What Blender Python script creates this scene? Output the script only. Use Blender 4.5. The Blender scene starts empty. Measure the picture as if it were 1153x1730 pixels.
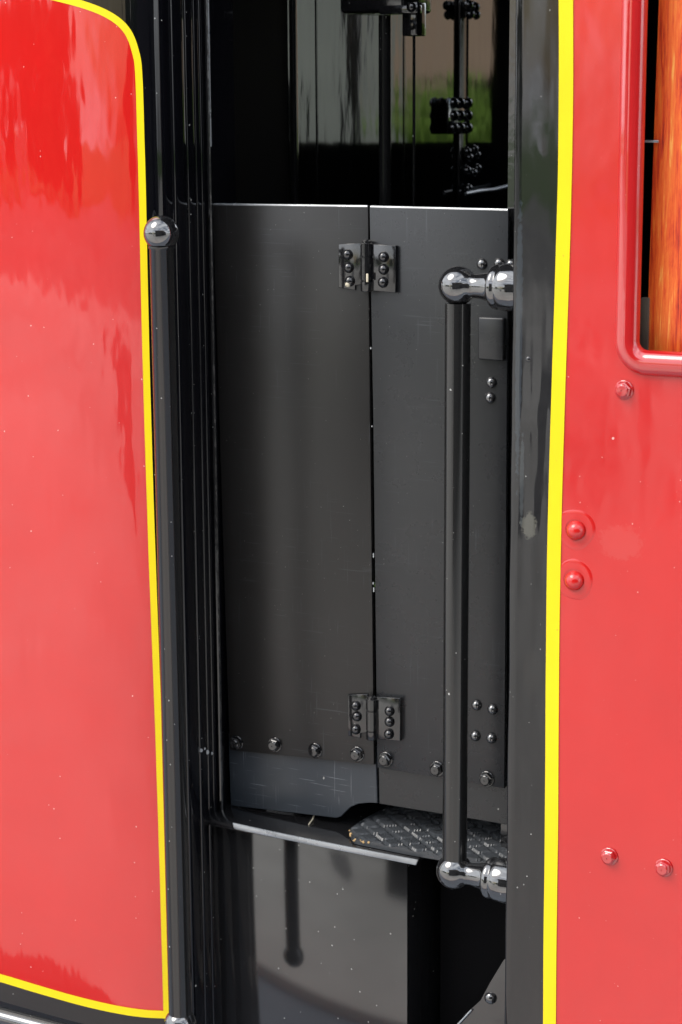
import bpy, bmesh, math, random
from mathutils import Vector, Matrix, noise
random.seed(7)
S = bpy.context.scene
COL = S.collection
rad = math.radians

# ------------------------------------------------------------------ camera
FPX, PW, PH = 3300.0, 1153.0, 1730.0
PITCH, YAW, ROLL = rad(11.4), rad(28.5), rad(0.35)
sin, cos = math.sin, math.cos
FW = Vector((-sin(YAW)*cos(PITCH), cos(YAW)*cos(PITCH), -sin(PITCH)))
R0 = Vector((cos(YAW), sin(YAW), 0)); U0 = R0.cross(FW)
RT = cos(ROLL)*R0 - sin(ROLL)*U0; UP = cos(ROLL)*U0 + sin(ROLL)*R0
CAM = Vector((0, 0, 1.35)) - 2.46*FW
cd = bpy.data.cameras.new('camera'); cam = bpy.data.objects.new('camera', cd); COL.objects.link(cam)
cam.matrix_world = Matrix(((RT.x, UP.x, -FW.x, CAM.x), (RT.y, UP.y, -FW.y, CAM.y), (RT.z, UP.z, -FW.z, CAM.z), (0, 0, 0, 1)))
cd.sensor_width = 36; cd.lens = FPX/PH*36; cd.clip_start = .05; cd.clip_end = 2000
cd.dof.use_dof = True; cd.dof.focus_distance = 2.5; cd.dof.aperture_fstop = 7.1
S.camera = cam

# ------------------------------------------------------------------ sky, sun, exposure
SUN_AZ, SUN_EL = rad(222), rad(48)
w = bpy.data.worlds.new('World'); S.world = w; w.use_nodes = True
nt = w.node_tree; nt.nodes.clear()
o_ = nt.nodes.new('ShaderNodeOutputWorld'); bg = nt.nodes.new('ShaderNodeBackground')
sky = nt.nodes.new('ShaderNodeTexSky'); sky.sky_type = 'NISHITA'; sky.sun_disc = False
sky.sun_elevation = SUN_EL; sky.sun_rotation = SUN_AZ; sky.air_density = 1.3; sky.dust_density = 3; sky.ozone_density = 1.2
tc = nt.nodes.new('ShaderNodeTexCoord'); mp = nt.nodes.new('ShaderNodeMapping'); mp.inputs['Scale'].default_value = (1.6, 1.6, 5)
nz = nt.nodes.new('ShaderNodeTexNoise'); nz.inputs['Scale'].default_value = 1.4; nz.inputs['Detail'].default_value = 6
cr = nt.nodes.new('ShaderNodeValToRGB'); cr.color_ramp.elements[0].position = .36; cr.color_ramp.elements[1].position = .58
mx = nt.nodes.new('ShaderNodeMix'); mx.data_type = 'RGBA'; mx.inputs['B'].default_value = (13.5, 14, 14.8, 1)
nt.links.new(tc.outputs['Generated'], mp.inputs[0]); nt.links.new(mp.outputs[0], nz.inputs['Vector'])
nt.links.new(nz.outputs[0], cr.inputs[0]); nt.links.new(cr.outputs[0], mx.inputs['Factor'])
nt.links.new(sky.outputs[0], mx.inputs['A']); nt.links.new(mx.outputs['Result'], bg.inputs[0])
bg.inputs[1].default_value = .11; nt.links.new(bg.outputs[0], o_.inputs[0])
sd = bpy.data.lights.new('sun', 'SUN'); sd.energy = 1.0; sd.angle = rad(32); sd.color = (1, .965, .91)
sun = bpy.data.objects.new('sun', sd); COL.objects.link(sun)
dirS = Vector((sin(SUN_AZ)*cos(SUN_EL), cos(SUN_AZ)*cos(SUN_EL), sin(SUN_EL)))
sun.rotation_euler = dirS.to_track_quat('Z', 'Y').to_euler(); sun.location = dirS*20
S.view_settings.view_transform = 'Standard'; S.view_settings.look = 'None'
S.view_settings.exposure = 0.76; S.view_settings.gamma = 1
S.cycles.max_bounces = 8; S.cycles.glossy_bounces = 6; S.cycles.diffuse_bounces = 3

# ------------------------------------------------------------------ placing helpers (real world planes)
def ray(px, py): return FW + (px-PW/2)/FPX*RT + (PH/2-py)/FPX*UP
def at(px, py, Y): d = ray(px, py); return CAM + d*((Y-CAM.y)/d.y)
def atx(px, py, X): d = ray(px, py); return CAM + d*((X-CAM.x)/d.x)
def atz(px, py, Z): d = ray(px, py); return CAM + d*((Z-CAM.z)/d.z)
V = Vector

# ------------------------------------------------------------------ materials
def N(nt, t, **kw):
    n = nt.nodes.new(t)
    for k, v in kw.items(): setattr(n, k, v)
    return n
def mth(nt, op, a, b=None, c=None, clamp=False):
    n = N(nt, 'ShaderNodeMath', operation=op); n.use_clamp = clamp
    for i, v in enumerate((a, b, c)):
        if v is None: continue
        if isinstance(v, (int, float)): n.inputs[i].default_value = v
        else: nt.links.new(v, n.inputs[i])
    return n.outputs[0]
def ramp(nt, src, p0, p1, c0=(0, 0, 0, 1), c1=(1, 1, 1, 1)):
    r = N(nt, 'ShaderNodeValToRGB'); e = r.color_ramp.elements
    e[0].position = p0; e[1].position = p1; e[0].color = c0; e[1].color = c1
    nt.links.new(src, r.inputs[0]); return r.outputs[0]
def mixc(nt, f, a, b):
    n = N(nt, 'ShaderNodeMix', data_type='RGBA')
    for k, v in (('Factor', f), ('A', a), ('B', b)):
        if isinstance(v, tuple): n.inputs[k].default_value = v if len(v) == 4 else (*v, 1)
        elif isinstance(v, (int, float)): n.inputs[k].default_value = v
        else: nt.links.new(v, n.inputs[k])
    return n.outputs['Result']
def noi(nt, vec, scale, detail=3, rough=.5, sc=None, dist=0):
    if sc:
        m = N(nt, 'ShaderNodeMapping'); m.inputs['Scale'].default_value = sc
        nt.links.new(vec, m.inputs[0]); vec = m.outputs[0]
    n = N(nt, 'ShaderNodeTexNoise'); n.inputs['Scale'].default_value = scale
    n.inputs['Detail'].default_value = detail; n.inputs['Roughness'].default_value = rough
    n.inputs['Distortion'].default_value = dist
    nt.links.new(vec, n.inputs['Vector']); return n.outputs[0]
def base_mat(name):
    m = bpy.data.materials.new(name); m.use_nodes = True; nt = m.node_tree
    b = nt.nodes['Principled BSDF']; tc = N(nt, 'ShaderNodeTexCoord')
    return m, nt, b, tc.outputs['Object']
def paint(name, col, rough=.12, coat=0.0, bumps=((6, .0006, None),), specks=1.0, var=.12, ior=1.5, stains_sheen=(), scratch=0,
          speck_col=(.55, .55, .52), rvar=.0, metallic=0, runs=0):
    """bumps: (scale, height in metres, stretch)"""
    m, nt, b, vec = base_mat(name)
    c = (*col, 1)
    big = noi(nt, vec, 5, 5, .6)
    dark = tuple(x*(1-var) for x in col); lite = tuple(min(1, x*(1+var)) for x in col)
    c = mixc(nt, ramp(nt, big, .3, .7), dark, lite)
    rr = mth(nt, 'ADD', rough - rvar/2, mth(nt, 'MULTIPLY', ramp(nt, noi(nt, vec, 14, 5, .65), .35, .65), rvar)) if rvar else None
    # marks and painted sheen with a place of their own: (x, z, rx, rz, colour, strength)
    for (sx, sz, rx, rz, sc_, k) in stains_sheen:
        sp = N(nt, 'ShaderNodeSeparateXYZ'); nt.links.new(vec, sp.inputs[0])
        wob = noi(nt, vec, 110, 8, .8)
        dx = mth(nt, 'DIVIDE', mth(nt, 'SUBTRACT', sp.outputs[0], sx), rx)
        dz = mth(nt, 'DIVIDE', mth(nt, 'SUBTRACT', sp.outputs[2], sz), rz)
        d = mth(nt, 'SQRT', mth(nt, 'ADD', mth(nt, 'MULTIPLY', dx, dx), mth(nt, 'MULTIPLY', dz, dz)))
        d = mth(nt, 'ADD', d, mth(nt, 'MULTIPLY', mth(nt, 'SUBTRACT', wob, .5), 2.2))
        f = mth(nt, 'MULTIPLY', ramp(nt, d, .85, 1.0, (1, 1, 1, 1), (0, 0, 0, 1)), k)
        c = mixc(nt, f, c, sc_)
    if scratch:
        s1 = noi(nt, vec, 60, 2, .5, (.25, 1, 9)); s2 = noi(nt, vec, 60, 2, .5, (9, 1, .25))
        f = mth(nt, 'MAXIMUM', ramp(nt, s1, .66, .72), ramp(nt, s2, .66, .74))
        f = mth(nt, 'MULTIPLY', mth(nt, 'MULTIPLY', f, ramp(nt, noi(nt, vec, 9, 3), .4, .6)), scratch)
        c = mixc(nt, f, c, (.25, .28, .31))
    if specks:
        for (scl, th, pick) in ((230, .085, .93), (90, .05, .93)):
            vo = N(nt, 'ShaderNodeTexVoronoi'); vo.inputs['Scale'].default_value = scl
            wv = N(nt, 'ShaderNodeVectorMath', operation='ADD'); nt.links.new(vec, wv.inputs[0]); 
            nn = N(nt, 'ShaderNodeTexNoise'); nn.inputs['Scale'].default_value = scl*2.3; nt.links.new(vec, nn.inputs['Vector'])
            sv = N(nt, 'ShaderNodeVectorMath', operation='SCALE'); nt.links.new(nn.outputs['Color'], sv.inputs[0]); sv.inputs['Scale'].default_value = .35/scl
            nt.links.new(sv.outputs[0], wv.inputs[1]); nt.links.new(wv.outputs[0], vo.inputs['Vector'])
            sp2 = N(nt, 'ShaderNodeSeparateColor'); nt.links.new(vo.outputs['Color'], sp2.inputs[0])
            dd = mth(nt, 'DIVIDE', vo.outputs['Distance'], mth(nt, 'ADD', .35, mth(nt, 'MULTIPLY', mth(nt, 'POWER', sp2.outputs[1], 3), 1.6)))
            f = ramp(nt, dd, th, th*1.7, (1, 1, 1, 1), (0, 0, 0, 1))
            g = mth(nt, 'GREATER_THAN', sp2.outputs[0], 1-(1-pick)*specks)
            f = mth(nt, 'MULTIPLY', mth(nt, 'MULTIPLY', f, g), .8)
            c = mixc(nt, f, c, speck_col)
    if isinstance(c, tuple): b.inputs['Base Color'].default_value = c
    else: nt.links.new(c, b.inputs['Base Color'])
    b.inputs['IOR'].default_value = ior; b.inputs['Metallic'].default_value = metallic
    if rr is not None: nt.links.new(rr, b.inputs['Roughness'])
    else: b.inputs['Roughness'].default_value = rough
    if coat:
        b.inputs['Coat Weight'].default_value = coat; b.inputs['Coat Roughness'].default_value = .03
    last = None
    for (scl, h, st) in bumps:
        bp = N(nt, 'ShaderNodeBump'); bp.inputs['Distance'].default_value = h; bp.inputs['Strength'].default_value = 1
        nt.links.new(noi(nt, vec, scl, 2, .5, st), bp.inputs['Height'])
        if last: nt.links.new(last, bp.inputs['Normal'])
        last = bp.outputs[0]
    if last:
        nt.links.new(last, b.inputs['Normal']); nt.links.new(last, b.inputs['Coat Normal'])
    return m

RED = (.58, .013, .012)
M = {}
M['red_left'] = paint('red_gloss', RED, .045, 0, ((3, .002, (1.3, 1, .8)), (10, .0010, (2.6, 1, .7)), (60, .00001, (3, 1, .7))), specks=.35, var=.05, ior=1.73, rvar=.03, speck_col=(.85, .6, .55))
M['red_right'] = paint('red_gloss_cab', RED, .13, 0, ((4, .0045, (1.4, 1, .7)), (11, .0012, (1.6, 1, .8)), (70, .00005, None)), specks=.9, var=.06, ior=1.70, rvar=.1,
    speck_col=(.85, .6, .55), stains_sheen=((.372, 1.347, .028, .022, (.62, .07, .06), .35), (.36, 1.47, .0016, .0016, (.85, .6, .55), .7)))  # larger mark: dried paint, its sheen painted as lighter red
M['red_bead'] = paint('red_bead', (.50, .014, .016), .06, 0, ((20, .0003, None),), specks=.3, var=.04, ior=2.0)
M['yellow'] = paint('yellow_lining', (.86, .66, .010), .28, 0, ((40, .0002, (1, 1, .4)),), specks=.5, var=.06, ior=1.35, speck_col=(.5, .4, .05))
M['black_shell'] = paint('black_gloss', (.0035, .0035, .005), .03, 0, ((10, .0009, (2.2, 1, .12)), (50, .00016, (2, 1, .15))), specks=.8, ior=1.5)
M['black_band'] = paint('black_band', (.022, .019, .018), .3, 0, ((10, .0005, None),), specks=.5)
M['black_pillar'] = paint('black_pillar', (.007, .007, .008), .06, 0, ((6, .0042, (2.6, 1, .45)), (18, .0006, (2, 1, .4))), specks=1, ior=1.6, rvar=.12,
    stains_sheen=((.256, 1.357, .011, .016, (.10, .098, .08), .7), (.2400, 1.58, .0045, .17, (.030, .038, .046), .75), (.2460, 1.41, .0028, .06, (.05, .058, .062), .6), (.262, 1.175, .012, .03, (.012, .011, .011), .8)))
M['door'] = paint('black_satin', (.0145, .0135, .013), .31, 0, ((5, .0007, None), (45, .00008, None), (400, .00001, None)), specks=1.0, ior=1.5, rvar=.04, scratch=.10)
M['door_cool'] = paint('black_satin_cool', (.0155, .0165, .0185), .28, 0, ((5, .0007, None), (45, .00008, None), (400, .00001, None)), specks=1.0, ior=1.5, rvar=.04, scratch=.10)
M['apron_worn'] = paint('worn_blue_black', (.033, .040, .050), .33, 0, ((9, .0006, None),), specks=.5, scratch=.8, rvar=.1)
M['fitting'] = paint('black_fitting', (.009, .009, .010), .10, 0, ((60, .0002, None),), specks=.3, ior=1.75)
M['ball'] = paint('black_ball', (.014, .014, .015), .05, 0, ((40, .00015, None),), specks=.6, ior=2.35)
M['rail'] = paint('rail_black', (.013, .013, .013), .13, 0, ((25, .0002, (1, 1, .1)),), specks=.9, ior=1.6)
M['box'] = paint('box_black', (.013, .013, .014), .085, 0, ((4, .0002, None), (300, .000008, None)), specks=.55, ior=1.85)
M['steel_and_glint'] = paint('worn_steel_and_glint', (.42, .44, .46), .3, 0, ((90, .0004, None),), specks=0, metallic=.6, rvar=.2, var=.4)
M['wall_in'] = paint('interior_gloss', (.004, .004, .004), .055, 0, ((11, .0010, (1, 1, .25)), (60, .00008, (1, 1, .3))), specks=0, ior=2.6)
M['dark'] = paint('interior_dark', (.003, .003, .0035), .5, 0, (), specks=0, ior=1.1)
M['mat'] = paint('tread_rubber', (.055, .060, .066), .3, 0, ((200, .0003, None),), specks=.8, rvar=.2, speck_col=(.4, .38, .34))
M['chip'] = paint('bare_wood', (.55, .36, .16), .6, 0, (), specks=0)
M['chip_w'] = paint('bare_primer', (.62, .56, .42), .5, 0, (), specks=0)

def wood():
    m, nt, b, vec = base_mat('orange_grained_wood')
    g = noi(nt, vec, 85, 8, .74, (3.6, 1, .16), .5); g2 = noi(nt, vec, 16, 5, .65, (2.5, 1, .35), 1.2)
    r = N(nt, 'ShaderNodeValToRGB'); e = r.color_ramp.elements
    e[0].position = .39; e[0].color = (.16, .008, .004, 1); e[1].position = .64; e[1].color = (.95, .42, .09, 1)
    for p, c in ((.44, (.55, .03, .010, 1)), (.51, (.80, .10, .014, 1)), (.59, (.88, .20, .028, 1))):
        k = e.new(p); k.color = c
    nt.links.new(mth(nt, 'ADD', mth(nt, 'MULTIPLY', g, .6), mth(nt, 'MULTIPLY', g2, .42)), r.inputs[0]); nt.links.new(r.outputs[0], b.inputs['Base Color'])
    b.inputs['Roughness'].default_value = .4
    bp = N(nt, 'ShaderNodeBump'); bp.inputs['Distance'].default_value = .0004; nt.links.new(g, bp.inputs['Height']); nt.links.new(bp.outputs[0], b.inputs['Normal'])
    return m
M['wood'] = wood()
def ground_mat(name, c0, c1, scale, rough=.9):
    m, nt, b, vec = base_mat(name)
    nt.links.new(mixc(nt, ramp(nt, noi(nt, vec, scale, 8, .65), .3, .7), c0, c1), b.inputs['Base Color'])
    b.inputs['Roughness'].default_value = rough; return m
M['concrete'] = ground_mat('pale_concrete', (.48, .455, .41), (.80, .765, .70), .45)
M['ballast'] = ground_mat('grey_ballast', (.22, .25, .29), (.28, .31, .35), 3)
M['yard'] = ground_mat('yard_gravel', (.17, .165, .15), (.34, .33, .30), .3)
M['dark_wedge'] = ground_mat('dark_wedge', (.07, .07, .07), (.2, .19, .18), 2)
M['block_dark'] = ground_mat('block_dark_face', (.018, .02, .018), (.03, .03, .027), 2)
M['grass'] = ground_mat('grass', (.07, .13, .02), (.13, .22, .035), 2)
M['leaf'] = ground_mat('leaf', (.035, .06, .014), (.08, .12, .025), 3)
M['leaf_lit'] = ground_mat('leaf_lime', (.09, .17, .015), (.15, .25, .03), 3)
M['brick'] = ground_mat('brown_brick', (.30, .20, .15), (.38, .27, .2), 1.5)
M['render'] = ground_mat('grey_render', (.22, .23, .22), (.30, .31, .29), 1.0)
M['bark'] = ground_mat('bark', (.06, .045, .03), (.1, .08, .06), 5)

# ------------------------------------------------------------------ mesh helpers
def link(name, bm, mat, parent=None, smooth=35):
    me = bpy.data.meshes.new(name)
    bmesh.ops.recalc_face_normals(bm, faces=bm.faces[:])
    bm.to_mesh(me); bm.free()
    for m in (mat if isinstance(mat, (list, tuple)) else [mat]): me.materials.append(m)
    if smooth:
        for p in me.polygons: p.use_smooth = True
        me.set_sharp_from_angle(angle=rad(smooth))
    o = bpy.data.objects.new(name, me); COL.objects.link(o)
    if parent: o.parent = parent
    return o
def tag(o, label=None, cat=None, group=None, kind=None):
    for k, v in (('label', label), ('category', cat), ('group', group), ('kind', kind)):
        if v: o[k] = v
    return o
def box(bm, x0, x1, y0, y1, z0, z1, bev=0, seg=2):
    r = bmesh.ops.create_cube(bm, size=1)
    bmesh.ops.scale(bm, vec=(x1-x0, y1-y0, z1-z0), verts=r['verts'])
    bmesh.ops.translate(bm, vec=((x0+x1)/2, (y0+y1)/2, (z0+z1)/2), verts=r['verts'])
    if bev:
        es = set(e for v in r['verts'] for e in v.link_edges)
        bmesh.ops.bevel(bm, geom=list(es), offset=bev, segments=seg, affect='EDGES', profile=.5)
def prism(bm, pts, y0, y1, bev=0, seg=2):
    """pts: list of Vector (x, ?, z), extruded from y0 (front) to y1"""
    f = [bm.verts.new((p.x, y0, p.z)) for p in pts]; b = [bm.verts.new((p.x, y1, p.z)) for p in pts]
    n = len(pts)
    fs = [bm.faces.new(f), bm.faces.new(b[::-1])]
    for i in range(n): fs.append(bm.faces.new((f[i], f[(i+1) % n], b[(i+1) % n], b[i])))
    bmesh.ops.recalc_face_normals(bm, faces=fs)
    if bev:
        es = list(fs[0].edges)
        bmesh.ops.bevel(bm, geom=es, offset=bev, segments=seg, affect='EDGES', profile=.5)
def frame(axis):
    a = V(axis).normalized(); t = V((0, 0, 1)) if abs(a.z) < .9 else V((1, 0, 0))
    u = t.cross(a).normalized(); return a, u, a.cross(u)
def lathe(bm, prof, org, axis, seg=28, phase=0, caps=True):
    a, u, v = frame(axis); rings = []
    for r, h in prof:
        c = V(org)+a*h
        if r < 1e-6: rings.append([bm.verts.new(c)])
        else: rings.append([bm.verts.new(c+r*(cos(t)*u+sin(t)*v)) for t in [phase+2*math.pi*k/seg for k in range(seg)]])
    for A, B in zip(rings, rings[1:]):
        for k in range(seg):
            k2 = (k+1) % seg
            if len(A) == 1 and len(B) == 1: continue
            if len(A) == 1: bm.faces.new((A[0], B[k], B[k2]))
            elif len(B) == 1: bm.faces.new((A[k], A[k2], B[0]))
            else: bm.faces.new((A[k], A[k2], B[k2], B[k]))
    if caps:
        if len(rings[0]) > 1: bm.faces.new(rings[0])
        if len(rings[-1]) > 1: bm.faces.new(rings[-1])
def dome(bm, c, n, r, h=None, seg=20):
    h = h or r*.75
    lathe(bm, [(r, -.001)]+[(r*cos(t), h*sin(t)) for t in [math.pi/2*k/7 for k in range(7)]]+[(0, h)], c, n, seg)
def hexbolt(bm, c, n, r, tilt=0, stud=True):
    lathe(bm, [(r*1.18, 0), (r*1.18, r*.10), (r*1.1, r*.16)], c, n, 24)
    lathe(bm, [(r, r*.1), (r, r*.55), (r*.84, r*.68)], c, n, 6, phase=tilt)
    if stud: lathe(bm, [(r*.74, r*.6), (r*.74, r*.82), (r*.62, r*.92), (r*.12, r*.94), (r*.09, r*.86), (0, r*.85)], c, n, 20)
def tube(bm, pts, r, seg=12, closed=False):
    rings = []
    n = len(pts); up = None
    for i, p in enumerate(pts):
        d = (pts[min(i+1, n-1)]-pts[max(i-1, 0)]).normalized()
        if up is None: up = frame(d)[1]
        up = (up - d*up.dot(d)).normalized(); v = d.cross(up)
        rings.append([bm.verts.new(p+r*(cos(t)*up+sin(t)*v)) for t in [2*math.pi*k/seg for k in range(seg)]])
    for A, B in zip(rings, rings[1:]):
        for k in range(seg): bm.faces.new((A[k], A[(k+1) % seg], B[(k+1) % seg], B[k]))
    bm.faces.new(rings[0]); bm.faces.new(rings[-1])
def nb(): return bmesh.new()

# ------------------------------------------------------------------ the setting
bm = nb(); box(bm, -120, 120, -160, 160, -.2, 0); tag(link('ground', bm, M['grass']), kind='structure')
bm = nb(); box(bm, -60, 60, -15, -.93, .001, .12); tag(link('concrete_apron', bm, M['concrete']), kind='structure')
bm = nb(); box(bm, -60, 60, -31, -15.02, .001, .115); tag(link('yard', bm, M['yard']), kind='structure')
bm = nb(); dv, nv = V((-sin(rad(21.8)), -cos(rad(21.8)), 0)), V((cos(rad(21.8)), -sin(rad(21.8)), 0))
n_ = 60; L_ = []; R_ = []
for k in range(n_+1):
    d_ = 5.6+8.4*k/n_; wd = .075*d_*min(1, .15+(k/n_)*5)*min(1, .1+(1-k/n_)*6); wb_ = .12*noise.noise(V((d_*1.3, 0, 0)))
    L_.append(bm.verts.new(V((.3, 0, .124))+dv*d_+nv*(wb_-wd*.6))); R_.append(bm.verts.new(V((.3, 0, .124))+dv*d_+nv*(wb_+wd*.5+.1*noise.noise(V((d_*2, 5, 0))))))
for k in range(n_): bm.faces.new((L_[k], L_[k+1], R_[k+1], R_[k]))
tag(link('reflection_wedge', bm, M['dark_wedge']), kind='structure')  # unseen dark wedge, added to darken reflections in pillar and cab sheet
bm = nb(); box(bm, -60, 60, -.925, 2.7, .001, .06); tag(link('track_bed', bm, M['ballast']), kind='structure')

def leafmesh(bm, c, rx, ry, rz, n, s):
    for _ in range(n):
        d = V((random.gauss(0, 1), random.gauss(0, 1), random.gauss(0, 1))).normalized()
        k = random.random()**.4
        q = V(c)+V((d.x*rx*k, d.y*ry*k, d.z*rz*k))
        a, u, v = frame((random.uniform(-1, 1), random.uniform(-1, 1), random.uniform(-.2, 1)))
        z = s*random.uniform(.6, 1.4)
        bm.faces.new([bm.verts.new(q+u*z), bm.verts.new(q+v*z*.6), bm.verts.new(q-u*z), bm.verts.new(q-v*z*.6)])
tx = [(-50, 6, 3), (-46, 5.2, 3), (-41, 6.5, 3), (-36, 7, 3), (-31.5, 5, 2.6), (-27, 6, 3), (-23.5, 5.2, 2.2), (-9.0, 4.6, 2.6), (-4.5, 5.6, 3), (1.5, 7.2, 3.4), (7, 6, 3), (12, 7, 3)]
b = nb()
for (x, h, rx) in tx:
    y = -37-random.random()*2
    tube(b, [V((x, y, -.02)), V((x+.1, y, h*.3)), V((x-.1, y+.1, h*.7))], .2, 6)
    for k in range(14):
        leafmesh(b, (x+random.uniform(-1, 1)*rx*.6, y+random.uniform(-1, 1)*1.2, h*random.uniform(.15, .9)), rx*.45, 1.2, h*.16, 150, .32)
tag(link('woodland', b, M['leaf'], None, 0), 'far off dark green trees that the glossy paint mirrors', 'woodland', kind='stuff')

t = bpy.data.objects.new('pale_reflection_block', None); COL.objects.link(t); t.location = (-31.5, -34, 0); tag(t, 'unseen pale block added to be mirrored in the left red panel', 'pale_reflection_block')  # unseen stand-in, added for its pale reflection
b = nb(); box(b, -3, 3, -1.5, 1.5, -.02, 2.5); link('wall', b, M['concrete'], t)
b = nb(); prism(b, [V((-3.3, 0, 2.5)), V((3.3, 0, 2.5)), V((2, 0, 3.0)), V((-2, 0, 3.0))], -1.8, 1.8); link('roof', b, M['concrete'], t)
b = nb(); box(b, -.5, .5, 1.5, 1.54, -.02, 2.05); link('door', b, M['block_dark'], t)
# ------------------------------------------------------------------ the locomotive
loco = bpy.data.objects.new('steam_locomotive', None); COL.objects.link(loco)
tag(loco, 'red and black narrow gauge steam locomotive cab side with yellow lining, folding doors and handrails', 'locomotive')
def part(name, bm, mat, parent=loco, **k): return link(name, bm, mat, parent, **k)

# ---- left shell: plan profile (x, y), flat sheet that bends inward and ends in a rolled, ribbed jamb
YD = .145
YL = .085
YB = .112
XJ = at(360, 345, YD).x
FLR = at(400, 1393, YL).z-.0015
def build_profile():
    pts = [(-1.7, 0), (-1.1, 0), (-.7, 0), (-.55, 0), (-.46, 0), (-.43, 0)]
    x, y, ang = -.43, 0.0, 0.0
    def arc(length, turn, n, wob=0):
        nonlocal x, y, ang
        for k in range(n):
            ang += turn/n/2
            x += cos(ang)*length/n; y += sin(ang)*length/n
            ang += turn/n/2
            pts.append((x, y))
    arc(.135, rad(9), 14)
    arc(.022, rad(7), 4)
    arc(.038, rad(72), 16)
    return pts, x, y
PROF, px_, py_ = build_profile()
sh = XJ - px_
PROF = [(a+sh if a > -.95 else a, b) for a, b in PROF]
PROF.append((XJ, PROF[-1][1]+.004))
yl = PROF[-1][1]
# ribbed roll at the edge of the opening
k0 = 0
for (rr, n) in ((.0165, 12), (.0105, 10), (.0065, 8), (.004, 6)):
    for k in range(1, n+1):
        t = math.pi*k/n
        PROF.append((XJ+rr*.34*sin(t), yl+rr*(1-cos(t))))
    yl += 2*rr
    PROF.append((XJ-.0012, yl+.0006)); yl += .0012
PROF += [(XJ, yl+.003), (XJ, .205)]
JX = [V((a, b)) for a, b in PROF]
NRM = []
for i in range(len(JX)):
    d = (JX[min(i+1, len(JX)-1)]-JX[max(i-1, 0)]).normalized(); NRM.append(V((d.y, -d.x)))
def on_shell(px, py, off):
    d = ray(px, py); best = None
    for i in range(len(JX)-1):
        a, b = JX[i]+NRM[i]*off, JX[i+1]+NRM[i+1]*off
        e = b-a; den = d.x*e.y-d.y*e.x
        if abs(den) < 1e-12: continue
        q = V((a.x-CAM.x, a.y-CAM.y))
        t = (q.x*e.y-q.y*e.x)/den; s = (q.x*d.y-q.y*d.x)/den
        if -.01 <= s <= 1.01 and t > 0 and (best is None or t < best): best = t
    if best is None: return at(px, py, 0)
    return CAM+d*best
bm = nb(); zs = [.30+.05*i for i in range(45)]
vs = [[bm.verts.new((p.x, p.y, z)) for z in zs] for p in JX]
for i in range(len(JX)-1):
    for j in range(len(zs)-1): bm.faces.new((vs[i][j], vs[i+1][j], vs[i+1][j+1], vs[i][j+1]))
shell = part('side_sheet', bm, M['black_shell'], smooth=50)

def dens(pts, n):
    """Catmull-Rom through pixel points, resampled"""
    P = [V(p) for p in pts]; P = [2*P[0]-P[1]]+P+[2*P[-1]-P[-2]]; out = []
    for i in range(1, len(P)-2):
        for k in range(12):
            t = k/12; a, b, c, d = P[i-1:i+3]
            out.append(.5*((2*b)+(c-a)*t+(2*a-5*b+4*c-d)*t*t+(3*b-a-3*c+d)*t**3))
    out.append(P[-2])
    L = [0]
    for a, b in zip(out, out[1:]): L.append(L[-1]+(b-a).length)
    res = []; j = 0
    for k in range(n):
        s = L[-1]*k/(n-1)
        while j < len(L)-2 and L[j+1] < s: j += 1
        t = (s-L[j])/max(L[j+1]-L[j], 1e-9); res.append(out[j].lerp(out[j+1], min(t, 1)))
    return res
top = dens([(-1200, -60), (-600, -45), (-300, -40), (-100, -32), (-20, -24), (60, -12), (135, 6), (185, 26), (215, 52), (230, 90), (235, 130)], 90)
bot = dens([(-1200, 1350), (-600, 1500), (-300, 1576), (-150, 1613.7), (-60, 1636.5), (0, 1652), (60, 1670), (130, 1690), (190, 1704), (240, 1712), (281, 1714.5)], 90)
bm = nb(); rows = 60; g = []
for i in range(90):
    g.append([bm.verts.new(on_shell(*(top[i].lerp(bot[i], j/rows)), .0006)) for j in range(rows+1)])
for i in range(89):
    for j in range(rows): bm.faces.new((g[i][j], g[i+1][j], g[i+1][j+1], g[i][j+1]))
part('red_panel', bm, M['red_left'], shell, smooth=60)
# dark satin band under the red panel
bm = nb(); b2 = dens([(-1200, 1385), (-600, 1537), (-300, 1614), (-150, 1652), (-60, 1675.5), (0, 1691), (60, 1708), (130, 1727), (190, 1741), (240, 1750), (283, 1755)], 90)
A = [bm.verts.new(on_shell(p.x, p.y, .0005)) for p in bot]; B = [bm.verts.new(on_shell(p.x, p.y, .0005)) for p in b2]
for i in range(89): bm.faces.new((A[i], A[i+1], B[i+1], B[i]))
part('lower_band', bm, M['black_band'], shell, smooth=60)

def stripe(name, path, w0, w1, surf, parent, n=240, th=.0004):
    c = dens(path, n); bm = nb(); rows = []
    for i, p in enumerate(c):
        d = (c[min(i+1, n-1)]-c[max(i-1, 0)]).normalized(); q = V((-d.y, d.x))
        wd = (w0+(w1-w0)*i/(n-1))/2 + noise.noise(V((i*.06, 3, 0)))*.35
        rows.append((p-q*wd, p+q*wd))
    f = [[bm.verts.new(surf(*a)) for a in r] for r in rows]
    for i in range(n-1): bm.faces.new((f[i][0], f[i][1], f[i+1][1], f[i+1][0]))
    return part(name, bm, M['yellow'], parent, smooth=60)
sf = lambda px, py: on_shell(px, py, .0011)
ycl = [(-1200, -60), (-600, -45), (-300, -40), (-100, -32), (-20, -24), (60, -12), (135, 6), (185, 26), (215, 52), (230, 90), (235, 130), (238.5, 240), (241, 330), (247, 600), (256, 900), (267, 1200), (275, 1450), (280.5, 1650), (282, 1714)]
stripe('lining_stripe', ycl, 13.5, 11, sf, shell, 500)
stripe('lining_stripe', [(-1200, 1350), (-600, 1500), (-300, 1576), (-150, 1613.7), (-60, 1636.5), (0, 1652), (60, 1670), (130, 1690), (190, 1704), (240, 1712), (285, 1714.5)], 14, 13, lambda a, b: on_shell(a, b, .0013), shell, 300)

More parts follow.
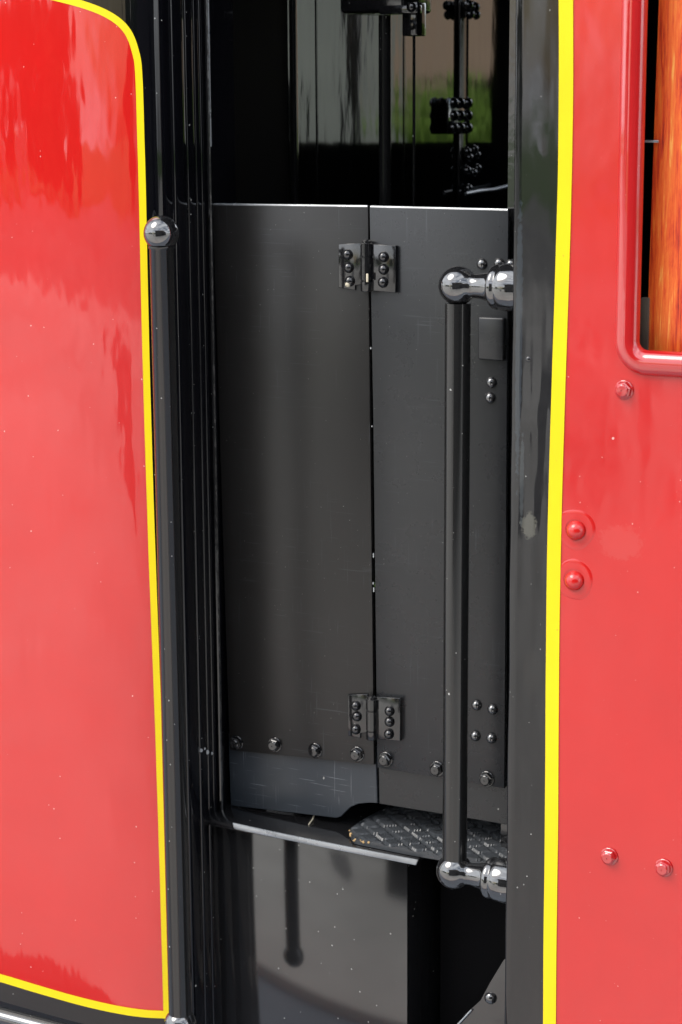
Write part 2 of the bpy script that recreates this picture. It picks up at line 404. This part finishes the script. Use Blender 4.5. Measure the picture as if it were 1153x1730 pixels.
# slim beading just inside the opening edge, and moulding at the foot of the sheet
bm = nb()
bx = XJ+.004
tube(bm, [V((bx, yl+.004, z)) for z in [.35+.1*i for i in range(17)]]+[V((bx-.0005, yl+.004, 2.0)), V((bx-.006, yl+.004, 2.06)), V((bx-.02, yl+.004, 2.1))], .0035, 10)
part('edge_beading', bm, M['fitting'], shell)
bm = nb(); tube(bm, [V((XJ+.0075, yl+.004, z)) for z in (1.80, 1.9, 2.0)]+[V((XJ+.002, yl+.004, 2.06))], .0011, 8); part('edge_glint', bm, M['steel_and_glint'], shell)  # bright strip stands in for the sky glint on the beading edge
zb = at(0, 1722, -.01).z
bm = nb(); tube(bm, [V((x, -.002, zb)) for x in (-1.6, -1.0, -.6, -.5, -.46, -.44)]+[V((-.40, .002, zb)), V((-.36, .01, zb)), V((-.32, .022, zb))], .012, 16)
part('foot_moulding', bm, M['ball'], shell)

for (x, y, q) in ((340, 1268, .0028), (350, 1271, .0035), (358, 1273, .0022), (346, 1265, .0018)):
    b = nb(); dome(b, on_shell(x, y, .0002), (.5, -.8, 0), q, .0007, 7)
    part('paint_chip', b, M['steel_and_glint'], shell)
# ---- right cab sheet with window opening
XP, XY0, XY1 = .2305, .2835, .3045   # pillar edge, yellow stripe edges
ZT, ZB = 2.5, .45
wl, wb = .3855, at(1110, 598, 0).z   # window opening left edge, sill
WR, WT, rc = .95, 2.25, .014
def rrect(x0, x1, z0, z1, r, n=8):
    pts = []
    for (cx, cz, a0) in ((x1-r, z1-r, 0), (x0+r, z1-r, 90), (x0+r, z0+r, 180), (x1-r, z0+r, 270)):
        for k in range(n+1): t = rad(a0+90*k/n); pts.append(V((cx+r*cos(t), 0, cz+r*sin(t))))
    return pts
def sheet_with_hole(outer, hole, y0, y1):
    cu = bpy.data.curves.new('c', 'CURVE'); cu.dimensions = '2D'; cu.fill_mode = 'BOTH'
    for pts in (outer, hole):
        if not pts: continue
        sp = cu.splines.new('POLY'); sp.points.add(len(pts)-1); sp.use_cyclic_u = True
        for i, p in enumerate(pts): sp.points[i].co = (p.x, p.z, 0, 1)
    cu.extrude = (y1-y0)/2
    ob = bpy.data.objects.new('tmp', cu); me = bpy.data.meshes.new_from_object(ob)
    bm = nb(); bm.from_mesh(me); bpy.data.objects.remove(ob); bpy.data.curves.remove(cu); bpy.data.meshes.remove(me)
    for v in bm.verts: v.co = V((v.co.x, (y0+y1)/2-v.co.z, v.co.y))
    bmesh.ops.remove_doubles(bm, verts=bm.verts[:], dist=1e-5)
    return bm
out = [V((.294, 0, ZB)), V((1.3, 0, ZB)), V((1.3, 0, ZT)), V((.294, 0, ZT))]
bm = sheet_with_hole(out, rrect(wl, WR, wb, WT, rc), 0, .007)
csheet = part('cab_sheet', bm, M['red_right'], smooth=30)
# black painted door pillar: same sheet, thick uneven paint, edge slightly wavy
bm = nb(); nz_ = 140
cols = [XP, XP+.0008, XP+.003, XP+.012, XP+.024, XP+.036, XP+.048, .2938]
gr = []
for j in range(nz_+1):
    z = ZB+(ZT-ZB)*j/nz_; row = []
    for i, x in enumerate(cols):
        wv = noise.noise(V((0, 1, z*9)))*.0012 if i < 3 else 0
        y = (.004, .0012, 0, 0, 0, 0, 0, 0)[i]
        row.append(bm.verts.new((x+wv, y-.0002, z)))
    gr.append(row)
for j in range(nz_):
    for i in range(len(cols)-1): bm.faces.new((gr[j][i], gr[j][i+1], gr[j+1][i+1], gr[j+1][i]))
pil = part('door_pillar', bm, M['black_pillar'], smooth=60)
bm = nb(); box(bm, XP+.002, .2935, .001, .0072, ZB, ZT)
box(bm, .236, .243, .0075, YD-.001, ZB, ZT); box(bm, .155, .2435, YD+.012, YD+.04, FLR, ZT)
part('door_post', bm, M['fitting'], pil)
# stripe: follows photo edges
def p0(px, py): q = at(px, py, 0); return V((q.x, -.0010, q.z))
st = stripe('lining_stripe', [(952, -560), (957, 0), (956, 250), (951, 450), (943, 700), (937.5, 900), (934.5, 1100), (932.5, 1400), (930, 1600), (928.5, 1800), (923, 2250)], 25, 21, p0, csheet, 300)
# window bead
bm = nb(); rb = .0147
path = rrect(wl-.011, WR+.011, wb-.011, WT+.011, rc+.011, 10)
# start mid top edge so the seam is outside the picture
bm_pts = [V((.7, 0, WT+.011))]+path[11:]+path[:11]+[V((.7, 0, WT+.011))]
segs = 18; rings = []
for i, p in enumerate(bm_pts):
    d = (bm_pts[min(i+1, len(bm_pts)-1)]-bm_pts[max(i-1, 0)]).normalized()
    q = V((d.z, 0, -d.x))
    rings.append([bm.verts.new(p+V((0, .001, 0))+q*(rb*1.0*cos(t))+V((0, -rb*.85*sin(t), 0))) for t in [math.pi*k/segs for k in range(segs+1)]])
for A, B in zip(rings, rings[1:]):
    for k in range(segs): bm.faces.new((A[k], A[k+1], B[k+1], B[k]))
part('window_bead', bm, M['red_bead'], csheet, smooth=60)
# bolts and rivets on the red sheet
for i, (x, y, r) in enumerate(((1055, 659, .0096), (1030, 1447, .0094), (1122, 1466, .0094))):
    b = nb(); hexbolt(b, at(x, y, -.0005), (0, -1, 0), r, .3+i*.7, True); part('bolt', b, M['red_bead'], csheet, smooth=25)
for (x, y) in ((974, 896), (971, 981)):
    b = nb(); c = at(x, y, 0); dome(b, c, (0, -1, 0), .0118, .011)
    lathe(b, [(.024, 0), (.0225, .0006), (.019, .0005), (.013, .0006)], c, (0, -1, 0), 30, caps=False)
    for v in b.verts:
        dd = V((v.co.x-c.x, 0, v.co.z-c.z))
        if dd.length > .0125:
            kk = 1+.20*noise.noise(V((dd.x*30+c.z*9, 0, dd.z*30))); v.co.x = c.x+dd.x*kk; v.co.z = c.z+dd.z*kk
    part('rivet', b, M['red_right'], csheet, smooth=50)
b = nb(); dome(b, at(893, 607, 0), (0, -1, 0), .0035, .002); part('rivet', b, M['fitting'], pil)

# ---- doors
def door(outline, mat):
    bm = nb(); prism(bm, [at(x, y, YD) for x, y in outline], YD, YD+.006, .0011, 2)
    o = part('cab_door', bm, mat); return o
dl = door([(359, 344.5), (622, 348), (625.5, 700), (632, 1292.5), (388, 1267.5)], M['door'])
tag(dl, 'left leaf of the folding black door')
dr = door([(624.5, 348.5), (859, 354), (852, 1332), (637.5, 1297), (630.5, 700)], M['door_cool'])
tag(dr, 'right leaf of the folding black door')
# bright strip standing in for the sky glint along the top of each leaf
for (x0, y0, x1, y1, P) in ((361, 345.5, 621, 349, dl), (626, 349.5, 858, 355, dr)):
    a, c = at(x0, y0, YD), at(x1, y1, YD); b = nb()
    tube(b, [V((a.x, YD+.0015, a.z)), V((c.x, YD+.0015, c.z))], .0019, 8); part('top_glint', b, M['steel_and_glint'], P)
def apron(outline, mat, parent):
    b = nb(); prism(b, [at(x, y, YD+.0075) for x, y in outline], YD+.0075, YD+.011, .0008, 1)
    return part('kick_plate', b, mat, parent)
k1 = apron([(386, 1240), (635, 1262), (638, 1357), (624, 1356.5), (606, 1358), (592, 1364), (583, 1373), (576, 1380), (568, 1382), (390, 1361)], M['apron_worn'], dl)
tag(k1, 'scuffed blue black kick plate')
apron([(639, 1262), (870, 1290), (866, 1395), (641, 1358)], M['door_cool'], dr)
for i, (x, y) in enumerate(((400, 1255), (465, 1258), (533, 1268), (604, 1274))):
    b = nb(); hexbolt(b, at(x, y, YD-.0003), (0, -1, 0), .0092, i*.9); part('bolt', b, M['fitting'], dl, smooth=25)
for i, (x, y) in enumerate(((652, 1283), (739, 1299), (823, 1316))):
    b = nb(); hexbolt(b, at(x, y, YD-.0003), (0, -1, 0), .0092, i*.6+.2); part('bolt', b, M['fitting'], dr, smooth=25)
for (x, y) in ((815, 446), (844, 445), (864, 447), (831, 646), (829, 672), (806, 1191), (833, 1198), (804, 1243), (831, 1247)):
    b = nb(); dome(b, at(x, y, YD), (0, -1, 0), .0073, .0068); part('rivet', b, M['ball'], dr, smooth=50)
b = nb(); a, c = at(812, 534, YD), at(855, 609, YD); box(b, a.x, c.x, YD-.0085, YD+.001, c.z, a.z, .0028, 3); part("pad", b, M["door_cool"], dr)

def hinge(x0, y0, xl, xr, xb, h0, h1, top_l, top_r, rl, rr):
    b = nb(); yb = YD-.0035
    prism(b, [at(x, y, yb) for x, y in ((xl, top_l), (xb-8, top_l-1), (xb-8, h1-12), (xb-20, h1-10), (xb-20, h1-2), (xl, h1-6))], yb, YD+.001, .0008)
    prism(b, [at(x, y, yb) for x, y in ((xb+9, top_r-3), (xr, top_r), (xr, h1+2), (xb+9, h1-1))], yb-.003, YD+.001, .0008)
    ct, cb = at(xb, h0, YD-.006), at(xb, h1, YD-.006); L = (ct-cb).length; R = .0082
    pr = [(0, 0)]; pr += [(R*.9, 0), (R, .001)]
    for f in (.22, .72):
        pr += [(R, L*f-.0012), (R*.86, L*f-.0004), (R*.86, L*f+.0004), (R, L*f+.0012)]
    pr += [(R, L-.001), (R*.8, L), (R*.78, L+.002), (R*.4, L+.004), (0, L+.0045)]
    lathe(b, pr, cb, (0, 0, 1), 22, caps=False)
    for (x, y) in rl: dome(b, at(x, y, yb), (0, -1, 0), .0073, .0074)
    for (x, y) in rr: dome(b, at(x, y, yb-.003), (0, -1, 0), .0073, .0074)
    return part('hinge', b, M['fitting'], dl, smooth=40)
hinge(0, 0, 572, 670, 620, 410, 492, 412, 415, ((588, 430), (590, 452), (592, 475)), ((649, 434), (649, 455), (648, 477)))
hinge(0, 0, 588, 678, 629, 1180, 1249, 1174, 1179, ((602, 1192), (604, 1210), (602, 1232)), ((659, 1201), (659, 1219), (658, 1240)))
# chipped paint on the hinge rivet and seam
b = nb(); q = at(591, 480.5, YD-.0035); dome(b, q+V((0, -.0055, 0)), (0, -1, -.4), .0034, .0022)
part('paint_chip', b, M['chip_w'], dl); b = nb()
q = at(626, 468, YD-.006); box(b, q.x-.0016, q.x+.0016, q.y-.0092, q.y-.0075, q.z-.006, q.z+.005, .0007)
part('paint_chip', b, M['chip_w'], dl)
for (x, y, s) in ((632.5, 938, .003), (633, 996, .003), (632, 985, .0015), (628, 588, .0012), (630, 720, .001)):
    b = nb(); q = at(x, y, YD+.003); box(b, q.x-.0009, q.x+.0006, q.y-.002, q.y, q.z-s, q.z+s); part('paint_chip', b, M['steel_and_glint'], dr)

# ---- handrails
def knob_rail(x, y, z0, z1, r, kr, side, parent=loco, bottom=True):
    root = nb()
    lathe(root, [(r, -(z1-z0)+0), (r, -kr*.9)], (x, y, z1), (0, 0, 1), 32)
    o = part('handrail', root, M['rail'], parent, smooth=60)
    for z in ([z1, z0] if bottom else [z1]):
        b = nb(); n = 18
        # ball with turned neck towards its fixing
        prof = [(0, -kr)]+[(kr*sin(t), -kr*cos(t)) for t in [math.pi*k/n for k in range(1, n) if math.pi*k/n < math.pi*.80]]
        L = side[3]
        prof += [(kr*.60, kr*.86), (kr*.62, kr*1.1), (kr*.67, kr*1.4), (kr*.75, kr*1.7), (kr*.82, kr*1.88), (kr*.86, kr*1.93), (kr*1.06, kr*1.98), (kr*1.13, kr*2.08), (kr*1.14, kr*2.25), (kr*1.09, kr*2.36),
                 (kr*1.10, kr*2.42), (kr*1.18, kr*2.5), (kr*1.20, kr*2.7), (kr*1.20, kr*3.3), (kr*1.14, kr*3.45), (kr*1.14, max(kr*3.6, L+.024))]
        lathe(b, prof, (x, y, z), side[:3], 36)
        part('knob', b, M['ball'], o, smooth=45)
    return o
A, B = at(765, 482, .035), at(765, 1471, .035)
knob_rail(at(772, 850, .035).x, .035, B.z, A.z, .0158, .0238, (1, 0, 0, .07))
b = nb(); c0, c1 = at(773, 517, .035), at(773, 527, .035)
Lr = at(273, 394, -.038)
o = nb(); zbt = at(312, 1732, -.038).z
lathe(o, [(.0155, zbt-Lr.z), (.0155, -.02), (.017, -.019), (.017, -.016)], Lr+V((0, 0, 0)), (0, 0, 1), 32)
hr = part('handrail', o, M['rail'], smooth=60)
for z in (Lr.z, zbt):
    b = nb(); k = .0225
    prof = [(0, -k)]+[(k*sin(t), -k*cos(t)) for t in [math.pi*q/20 for q in range(1, 20)]]+[(0, k)]
    if z == Lr.z: prof = prof[:-4]+[(k*.4, k*1.0), (k*.4, k*1.6), (k*.4, k*2.2)]
    lathe(b, prof, (Lr.x, Lr.y, z), (-.48, .87, 0), 36); part('knob', b, M['ball'], hr, smooth=45)

fxl = at(704, 1452, YL).x
# ---- footplate floor, tool box, tread mat
b = nb(); box(b, XJ+.002, fxl, YL+.003, YD+.02, FLR-.006, FLR-.0003, .0008); box(b, XJ+.002, 1.25, YD+.025, .21, FLR-.006, FLR-.0006); box(b, -.2995, 1.25, .211, 1.44, FLR-.006, FLR-.0006)
box(b, .07, .2, YL+.035, YD+.0245, FLR-.006, FLR-.001)
part('footplate', b, M['box'])
a, c = at(393, 1391, YL), at(706, 1455, YL)
b = nb(); pts = []
for k in range(13):
    t = k/12; pts.append(V((a.x+(c.x-a.x)*t, 0, FLR+.0025*(1-t)**4)))
pts2 = [V((p.x+(.002 if i < 12 else -.003), 0, p.z-.0078)) for i, p in enumerate(pts)][::-1]
prism(b, pts+pts2, YL, YL+.0025, .0009); part('ledge_edge', b, M['steel_and_glint'])
fx0, fx1 = at(385, 1500, YB).x, at(688.5, 1500, YB).x
b = nb(); box(b, XJ+.001, fx1, YB, .4, .35, FLR-.0075, .0012)
part('tool_box', b, M['box'])
b = nb(); box(b, XJ+.001, fxl-.004, YL+.003, YB-.001, FLR-.0088, FLR-.0065, .0006); part('box_seam', b, M['box'])
# side hidden gap: dark plates added to keep the opening black
b = nb(); box(b, fx1+.02, .5, .45, .46, .3, FLR-.01); box(b, .2445, .25, .011, .45, .3, FLR-.01); box(b, fx1+.02, .2435, YD+.03, YD+.04, .3, FLR-.01); box(b, fx1+.002, .2435, YL+.05, YD+.03, .3, .302); part('gap_dark_plate', b, M['dark'])
b = nb(); prism(b, [at(x, y, YL+.04) for x, y in ((770, 1735), (790, 1710), (812, 1690), (828, 1660), (851, 1622), (875, 1600), (875, 1900), (700, 1900), (745, 1790))], YL+.04, YL+.048, .001)
br = part('gusset', b, M['fitting'])
b = nb(); dome(b, at(829, 1686, YL+.04), (0, -1, 0), .0085, .007); part('rivet', b, M['ball'], br)
b = nb(); p, q = at(772, 1733, YL+.038), at(797, 1706, YL+.038); tube(b, [p, q], .0012, 6); part('edge', b, M['steel_and_glint'], br)

zt = FLR+.0105
outl_f = [atz(x, y, zt) for x, y in dens([(590, 1399), (594, 1408), (602, 1415), (640, 1423), (690, 1433), (737, 1441), (800, 1451), (870, 1462), (930, 1471)], 200)]
BY = YD+.14
b = nb(); g = []; nx, ny = 200, 80
xl0, xl1 = outl_f[0].x, outl_f[-1].x
for i, p in enumerate(outl_f):
    row = []
    t = (p.x-xl0)
    yb = BY
    if t < .03: yb = outl_f[0].y+.003+(BY-outl_f[0].y)*math.sqrt(max(0, 1-(1-t/.03)**2))
    for j in range(ny+1):
        y = p.y+(yb-p.y)*j/ny
        u, v_ = p.x*cos(rad(52))+y*sin(rad(52)), -p.x*sin(rad(38))+y*cos(rad(38))
        sp = .0240
        d = min(abs((u/sp) % 1-.5), abs((v_/sp) % 1-.5))*sp   # distance to groove centre
        h = -.0030 if d < .0024 else (-.0030*(1-(d-.0024)/.0006) if d < .0030 else 0)
        if j == 0 or i == 0: h = min(h, -.0012)
        h += noise.noise(V((p.x*150, y*150, 0)))*.00025
        row.append(b.verts.new((p.x, y, zt+h)))
    g.append(row)
for i in range(len(outl_f)-1):
    for j in range(ny): b.faces.new((g[i][j], g[i+1][j], g[i+1][j+1], g[i][j+1]))
# skirt
lo = [b.verts.new((p.x, p.y+.0006, FLR+.0008)) for p in outl_f]
for i in range(len(lo)-1): b.faces.new((g[i][0], g[i+1][0], lo[i+1], lo[i]))
lo2 = [b.verts.new((r.co.x, r.co.y, FLR+.0008)) for r in g[0]]
for j in range(ny): b.faces.new((g[0][j], g[0][j+1], lo2[j+1], lo2[j]))
mat_ = link('tread_mat', b, M['mat'], smooth=40)
tag(mat_, 'chipped black diamond pattern tread mat lying on the footplate under the doors', 'tread mat')
b = nb()
for k in range(9):
    p = outl_f[int(abs(random.gauss(0, 22)))]; s = random.uniform(.0008, .002)
    dome(b, V((p.x, p.y-.0002, zt-.002-random.random()*.004)), (0, -1, .3), s, s*.4, 6)
p = outl_f[4]; dome(b, V((p.x, p.y, zt-.004)), (-.6, -1, .2), .0032, .001, 7)
link('chipped_edge', b, M['chip'], mat_)
# straw-like bits on the footplate
b = nb(); p, q = atz(531, 1377, FLR+.001), atz(522, 1393, FLR+.001); tube(b, [p, (p+q)/2+V((.002, 0, .001)), q], .0011, 5)
tag(link('straw', b, M['chip_w'], None), 'short pale curved straw lying on the footplate beneath the doors', 'straw')

# ---- cab interior
XW = -.30
b = nb(); box(b, XW-.004, XW, .40, 1.44, FLR, 2.6); fw = part('front_plate', b, M['wall_in'])
b = nb(); box(b, XW-.004, XW-.001, .212, .399, FLR, 2.6); box(b, -1.6, -.302, .30, .31, .3, 2.6)
box(b, 1.25, 1.26, .011, 1.44, FLR, 2.6); box(b, .4, 1.25, .008, .0095, FLR, 1.55)
part('inner_lining', b, M['dark'])
b = nb(); box(b, -1.6, 1.3, -.02, 1.5, 2.6, 2.63); part('roof', b, M['dark'])
b = nb(); box(b, .345, .35, .012, 1.44, FLR, 2.59); part('window_blocker', b, M['dark'])  # plate added to block the bright sky behind the window
# far side: wall with doorway and half door
b = nb(); box(b, -.9, -.155, 1.45, 1.46, FLR, 2.6); box(b, .33, 1.3, 1.45, 1.46, FLR, 2.6); box(b, -.155, .33, 1.45, 1.46, 2.3, 2.6)
part('far_side_sheet', b, M['dark'])
b = nb(); box(b, -.15, .325, 1.455, 1.461, FLR, 1.788); box(b, -.1545, .33, 1.4505, 1.4545, 1.3, 1.785); part('far_door', b, M['dark'])
b = nb(); lathe(b, [(.02, 0), (.02, 1.5)], (.165, 1.47, 1.0), (0, 0, 1), 16); part('far_handrail', b, M['rail'])
# vertical seam strip, pipe, riveted angle
def atX(px, py, off=0): return atx(px, py, XW+off)
def vbar(x0, x1, off, th, mat, name, parent, ztop=2.5):
    p, q = atX(x0, 200, off), atX(x1, 200, off); b = nb(); box(b, XW+.0004, XW+off, min(p.y, q.y), max(p.y, q.y), FLR+.01, ztop, th); return part(name, b, mat, parent)
vbar(498, 505, .004, .001, M['fitting'], 'seam_strip', fw)
vbar(777, 792, .0065, .002, M['fitting'], 'angle_strip', fw)
vbar(536, 538, .0012, 0, M['fitting'], 'seam_strip', fw); vbar(683, 685, .0012, 0, M['fitting'], 'seam_strip', fw)
def dotsx(pts, r, off=.013):
    b = nb()
    for x, y in pts: dome(b, atx(x, y, XW+off), (1, 0, 0), r, r, 12)
    return b
b = dotsx([(x+dx, y) for (x, dx) in ((766, 0), (778, -1), (790, 0)) for y in (174, 195, 216)], .0098, .017)
p, q = atX(757, 166, .016), atX(794, 226, .016); box(b, XW+.0125, XW+.017, p.y, q.y, q.z, p.z, .003); part('rivet_plate', b, M['ball'], fw)
b = dotsx([(792, 8), (803, 12), (794, 24), (804, 25)], .0085, .02); p, q = atX(789, 0, .018), atX(806, 30, .018); box(b, XW+.0125, XW+.018, p.y, q.y, q.z, p.z, .003); part('rivet_plate', b, M['ball'], fw)
b = dotsx([(790, 256), (802, 252), (793, 266), (806, 262), (790, 288), (800, 292), (807, 284), (792, 318)], .0075, .012); part('rivet_plate', b, M['ball'], fw)
b = nb(); tube(b, [atx(787, 327, XW+.02), atx(812, 322, XW+.02), atx(835, 320, XW+.02), atx(862, 313, XW+.02)], .0035, 8); part('pipe', b, M['steel_and_glint'], fw)
YPI = .45
c = at(651, 300, YPI)
b = nb(); lathe(b, [(.0092, -1.1), (.0092, .145)], (c.x, YPI, at(651, 200, YPI).z), (0, 0, 1), 20); part('pipe', b, M['rail'])
b = nb(); lathe(b, [(.0022, -1.1), (.0022, .3)], (c.x+.022, YPI+.05, at(651, 200, YPI).z), (0, 0, 1), 12); part('pipe', b, M['rail'])
a, q = at(573, -60, YPI-.03), at(684, 19, YPI-.03)
b = nb(); box(b, a.x, q.x, YPI-.03, YPI+.06, q.z, a.z, .006, 3)
a, q = at(640, 10, YPI-.035), at(706, 22, YPI-.035); box(b, a.x, q.x, YPI-.035, YPI-.02, q.z, a.z, .002)
gb = part('gauge_bracket', b, M['fitting'])
a, q = at(679, 4, YPI-.02), at(705, 60, YPI-.02)
b = nb(); box(b, a.x, q.x, YPI-.0195, YPI+.01, q.z, a.z, .002); hexbolt(b, at(697, 42, YPI-.02), (0, -1, 0), .006); dome(b, at(695, 12, YPI-.036), (0, -1, 0), .007)
part('lug', b, M['fitting'], gb)
# window interior: dark backing, glazing bar and small wooden block
b = nb(); p, q = at(1070, 237, .02), at(1112, 241, .02); box(b, p.x, q.x, .02, .024, q.z, p.z, .0005); part('glazing_bar', b, M['steel_and_glint'])
b = nb(); p, q = at(1082, 503, .022), at(1094, 597, .022); box(b, p.x, q.x, .022, .034, q.z, p.z, .0008); part('block', b, M['bark'])
# wooden board standing in the cab window
b = nb(); prism(b, [at(x, y, .026) for x, y in ((1125, -700), (1113, 0), (1104, 250), (1096, 480), (1091, 625), (1400, 680), (1470, -700))], .026, .044, .001)
bd = link('wooden_board', b, M['wood'])
tag(bd, 'orange grained wooden board standing upright behind the cab window opening', 'wooden board')

# ------------------------------------------------------------------ what the glossy paint mirrors beyond the far side
b = nb()
for k in range(40): leafmesh(b, (1.6+(k%20)*.08, 8+random.uniform(-.2, .2), .5+(k//20)*1.05+random.uniform(-.12, .08)), .32, .4, .5, 330, .05)
tag(link('hedge', b, M['leaf_lit'], smooth=0), 'lime green hedge glimpsed as a reflection inside the cab', 'hedge')
def house(x0, x1, y, h, mat, label):
    t = bpy.data.objects.new('house', None); COL.objects.link(t); t.location = ((x0+x1)/2, y, 0); tag(t, label, 'house')
    hw = (x1-x0)/2
    b = nb(); box(b, -hw, hw, 0, 5, -.05, h); link('wall', b, mat, t)
    b = nb(); b1 = [V((-hw-.3, 0, h)), V((hw+.3, 0, h)), V((hw-.5, 0, h+1.6)), V((-hw+.5, 0, h+1.6))]; prism(b, b1, -.3, 5.3); link('roof', b, M['bark'], t)
    for k in (-1, 1):
        b = nb(); box(b, k*hw*.5-.4, k*hw*.5+.4, -.02, .02, 1, 2.2); link('window', b, M['dark'], t)
house(3.2, 6.9, 15, 4.2, M['brick'], 'brown brick house beyond the hedge, seen in the cab reflection')
house(7.0, 13, 15.2, 4.0, M['render'], 'grey rendered house beyond the hedge, seen in the cab reflection')

t = bpy.data.objects.new('dark_reflection_block', None); COL.objects.link(t); t.location = (4.6, -7.5, 0); tag(t, 'unseen dark block added to be mirrored at the right of the handrail balls', 'reflection_block')  # unseen stand-in, added so balls and curved black paint mirror something dark
b = nb(); box(b, -5.4, 5.4, -2.5, 2.5, .119, 3.1); link('wall', b, M['block_dark'], t)
b = nb(); prism(b, [V((-5.7, 0, 3.1)), V((5.7, 0, 3.1)), V((0, 0, 4.3))], -2.8, 2.8); link('roof', b, M['bark'], t)
b = nb(); box(b, -1, 1, 2.5, 2.54, .119, 2.3); link('door', b, M['dark'], t)
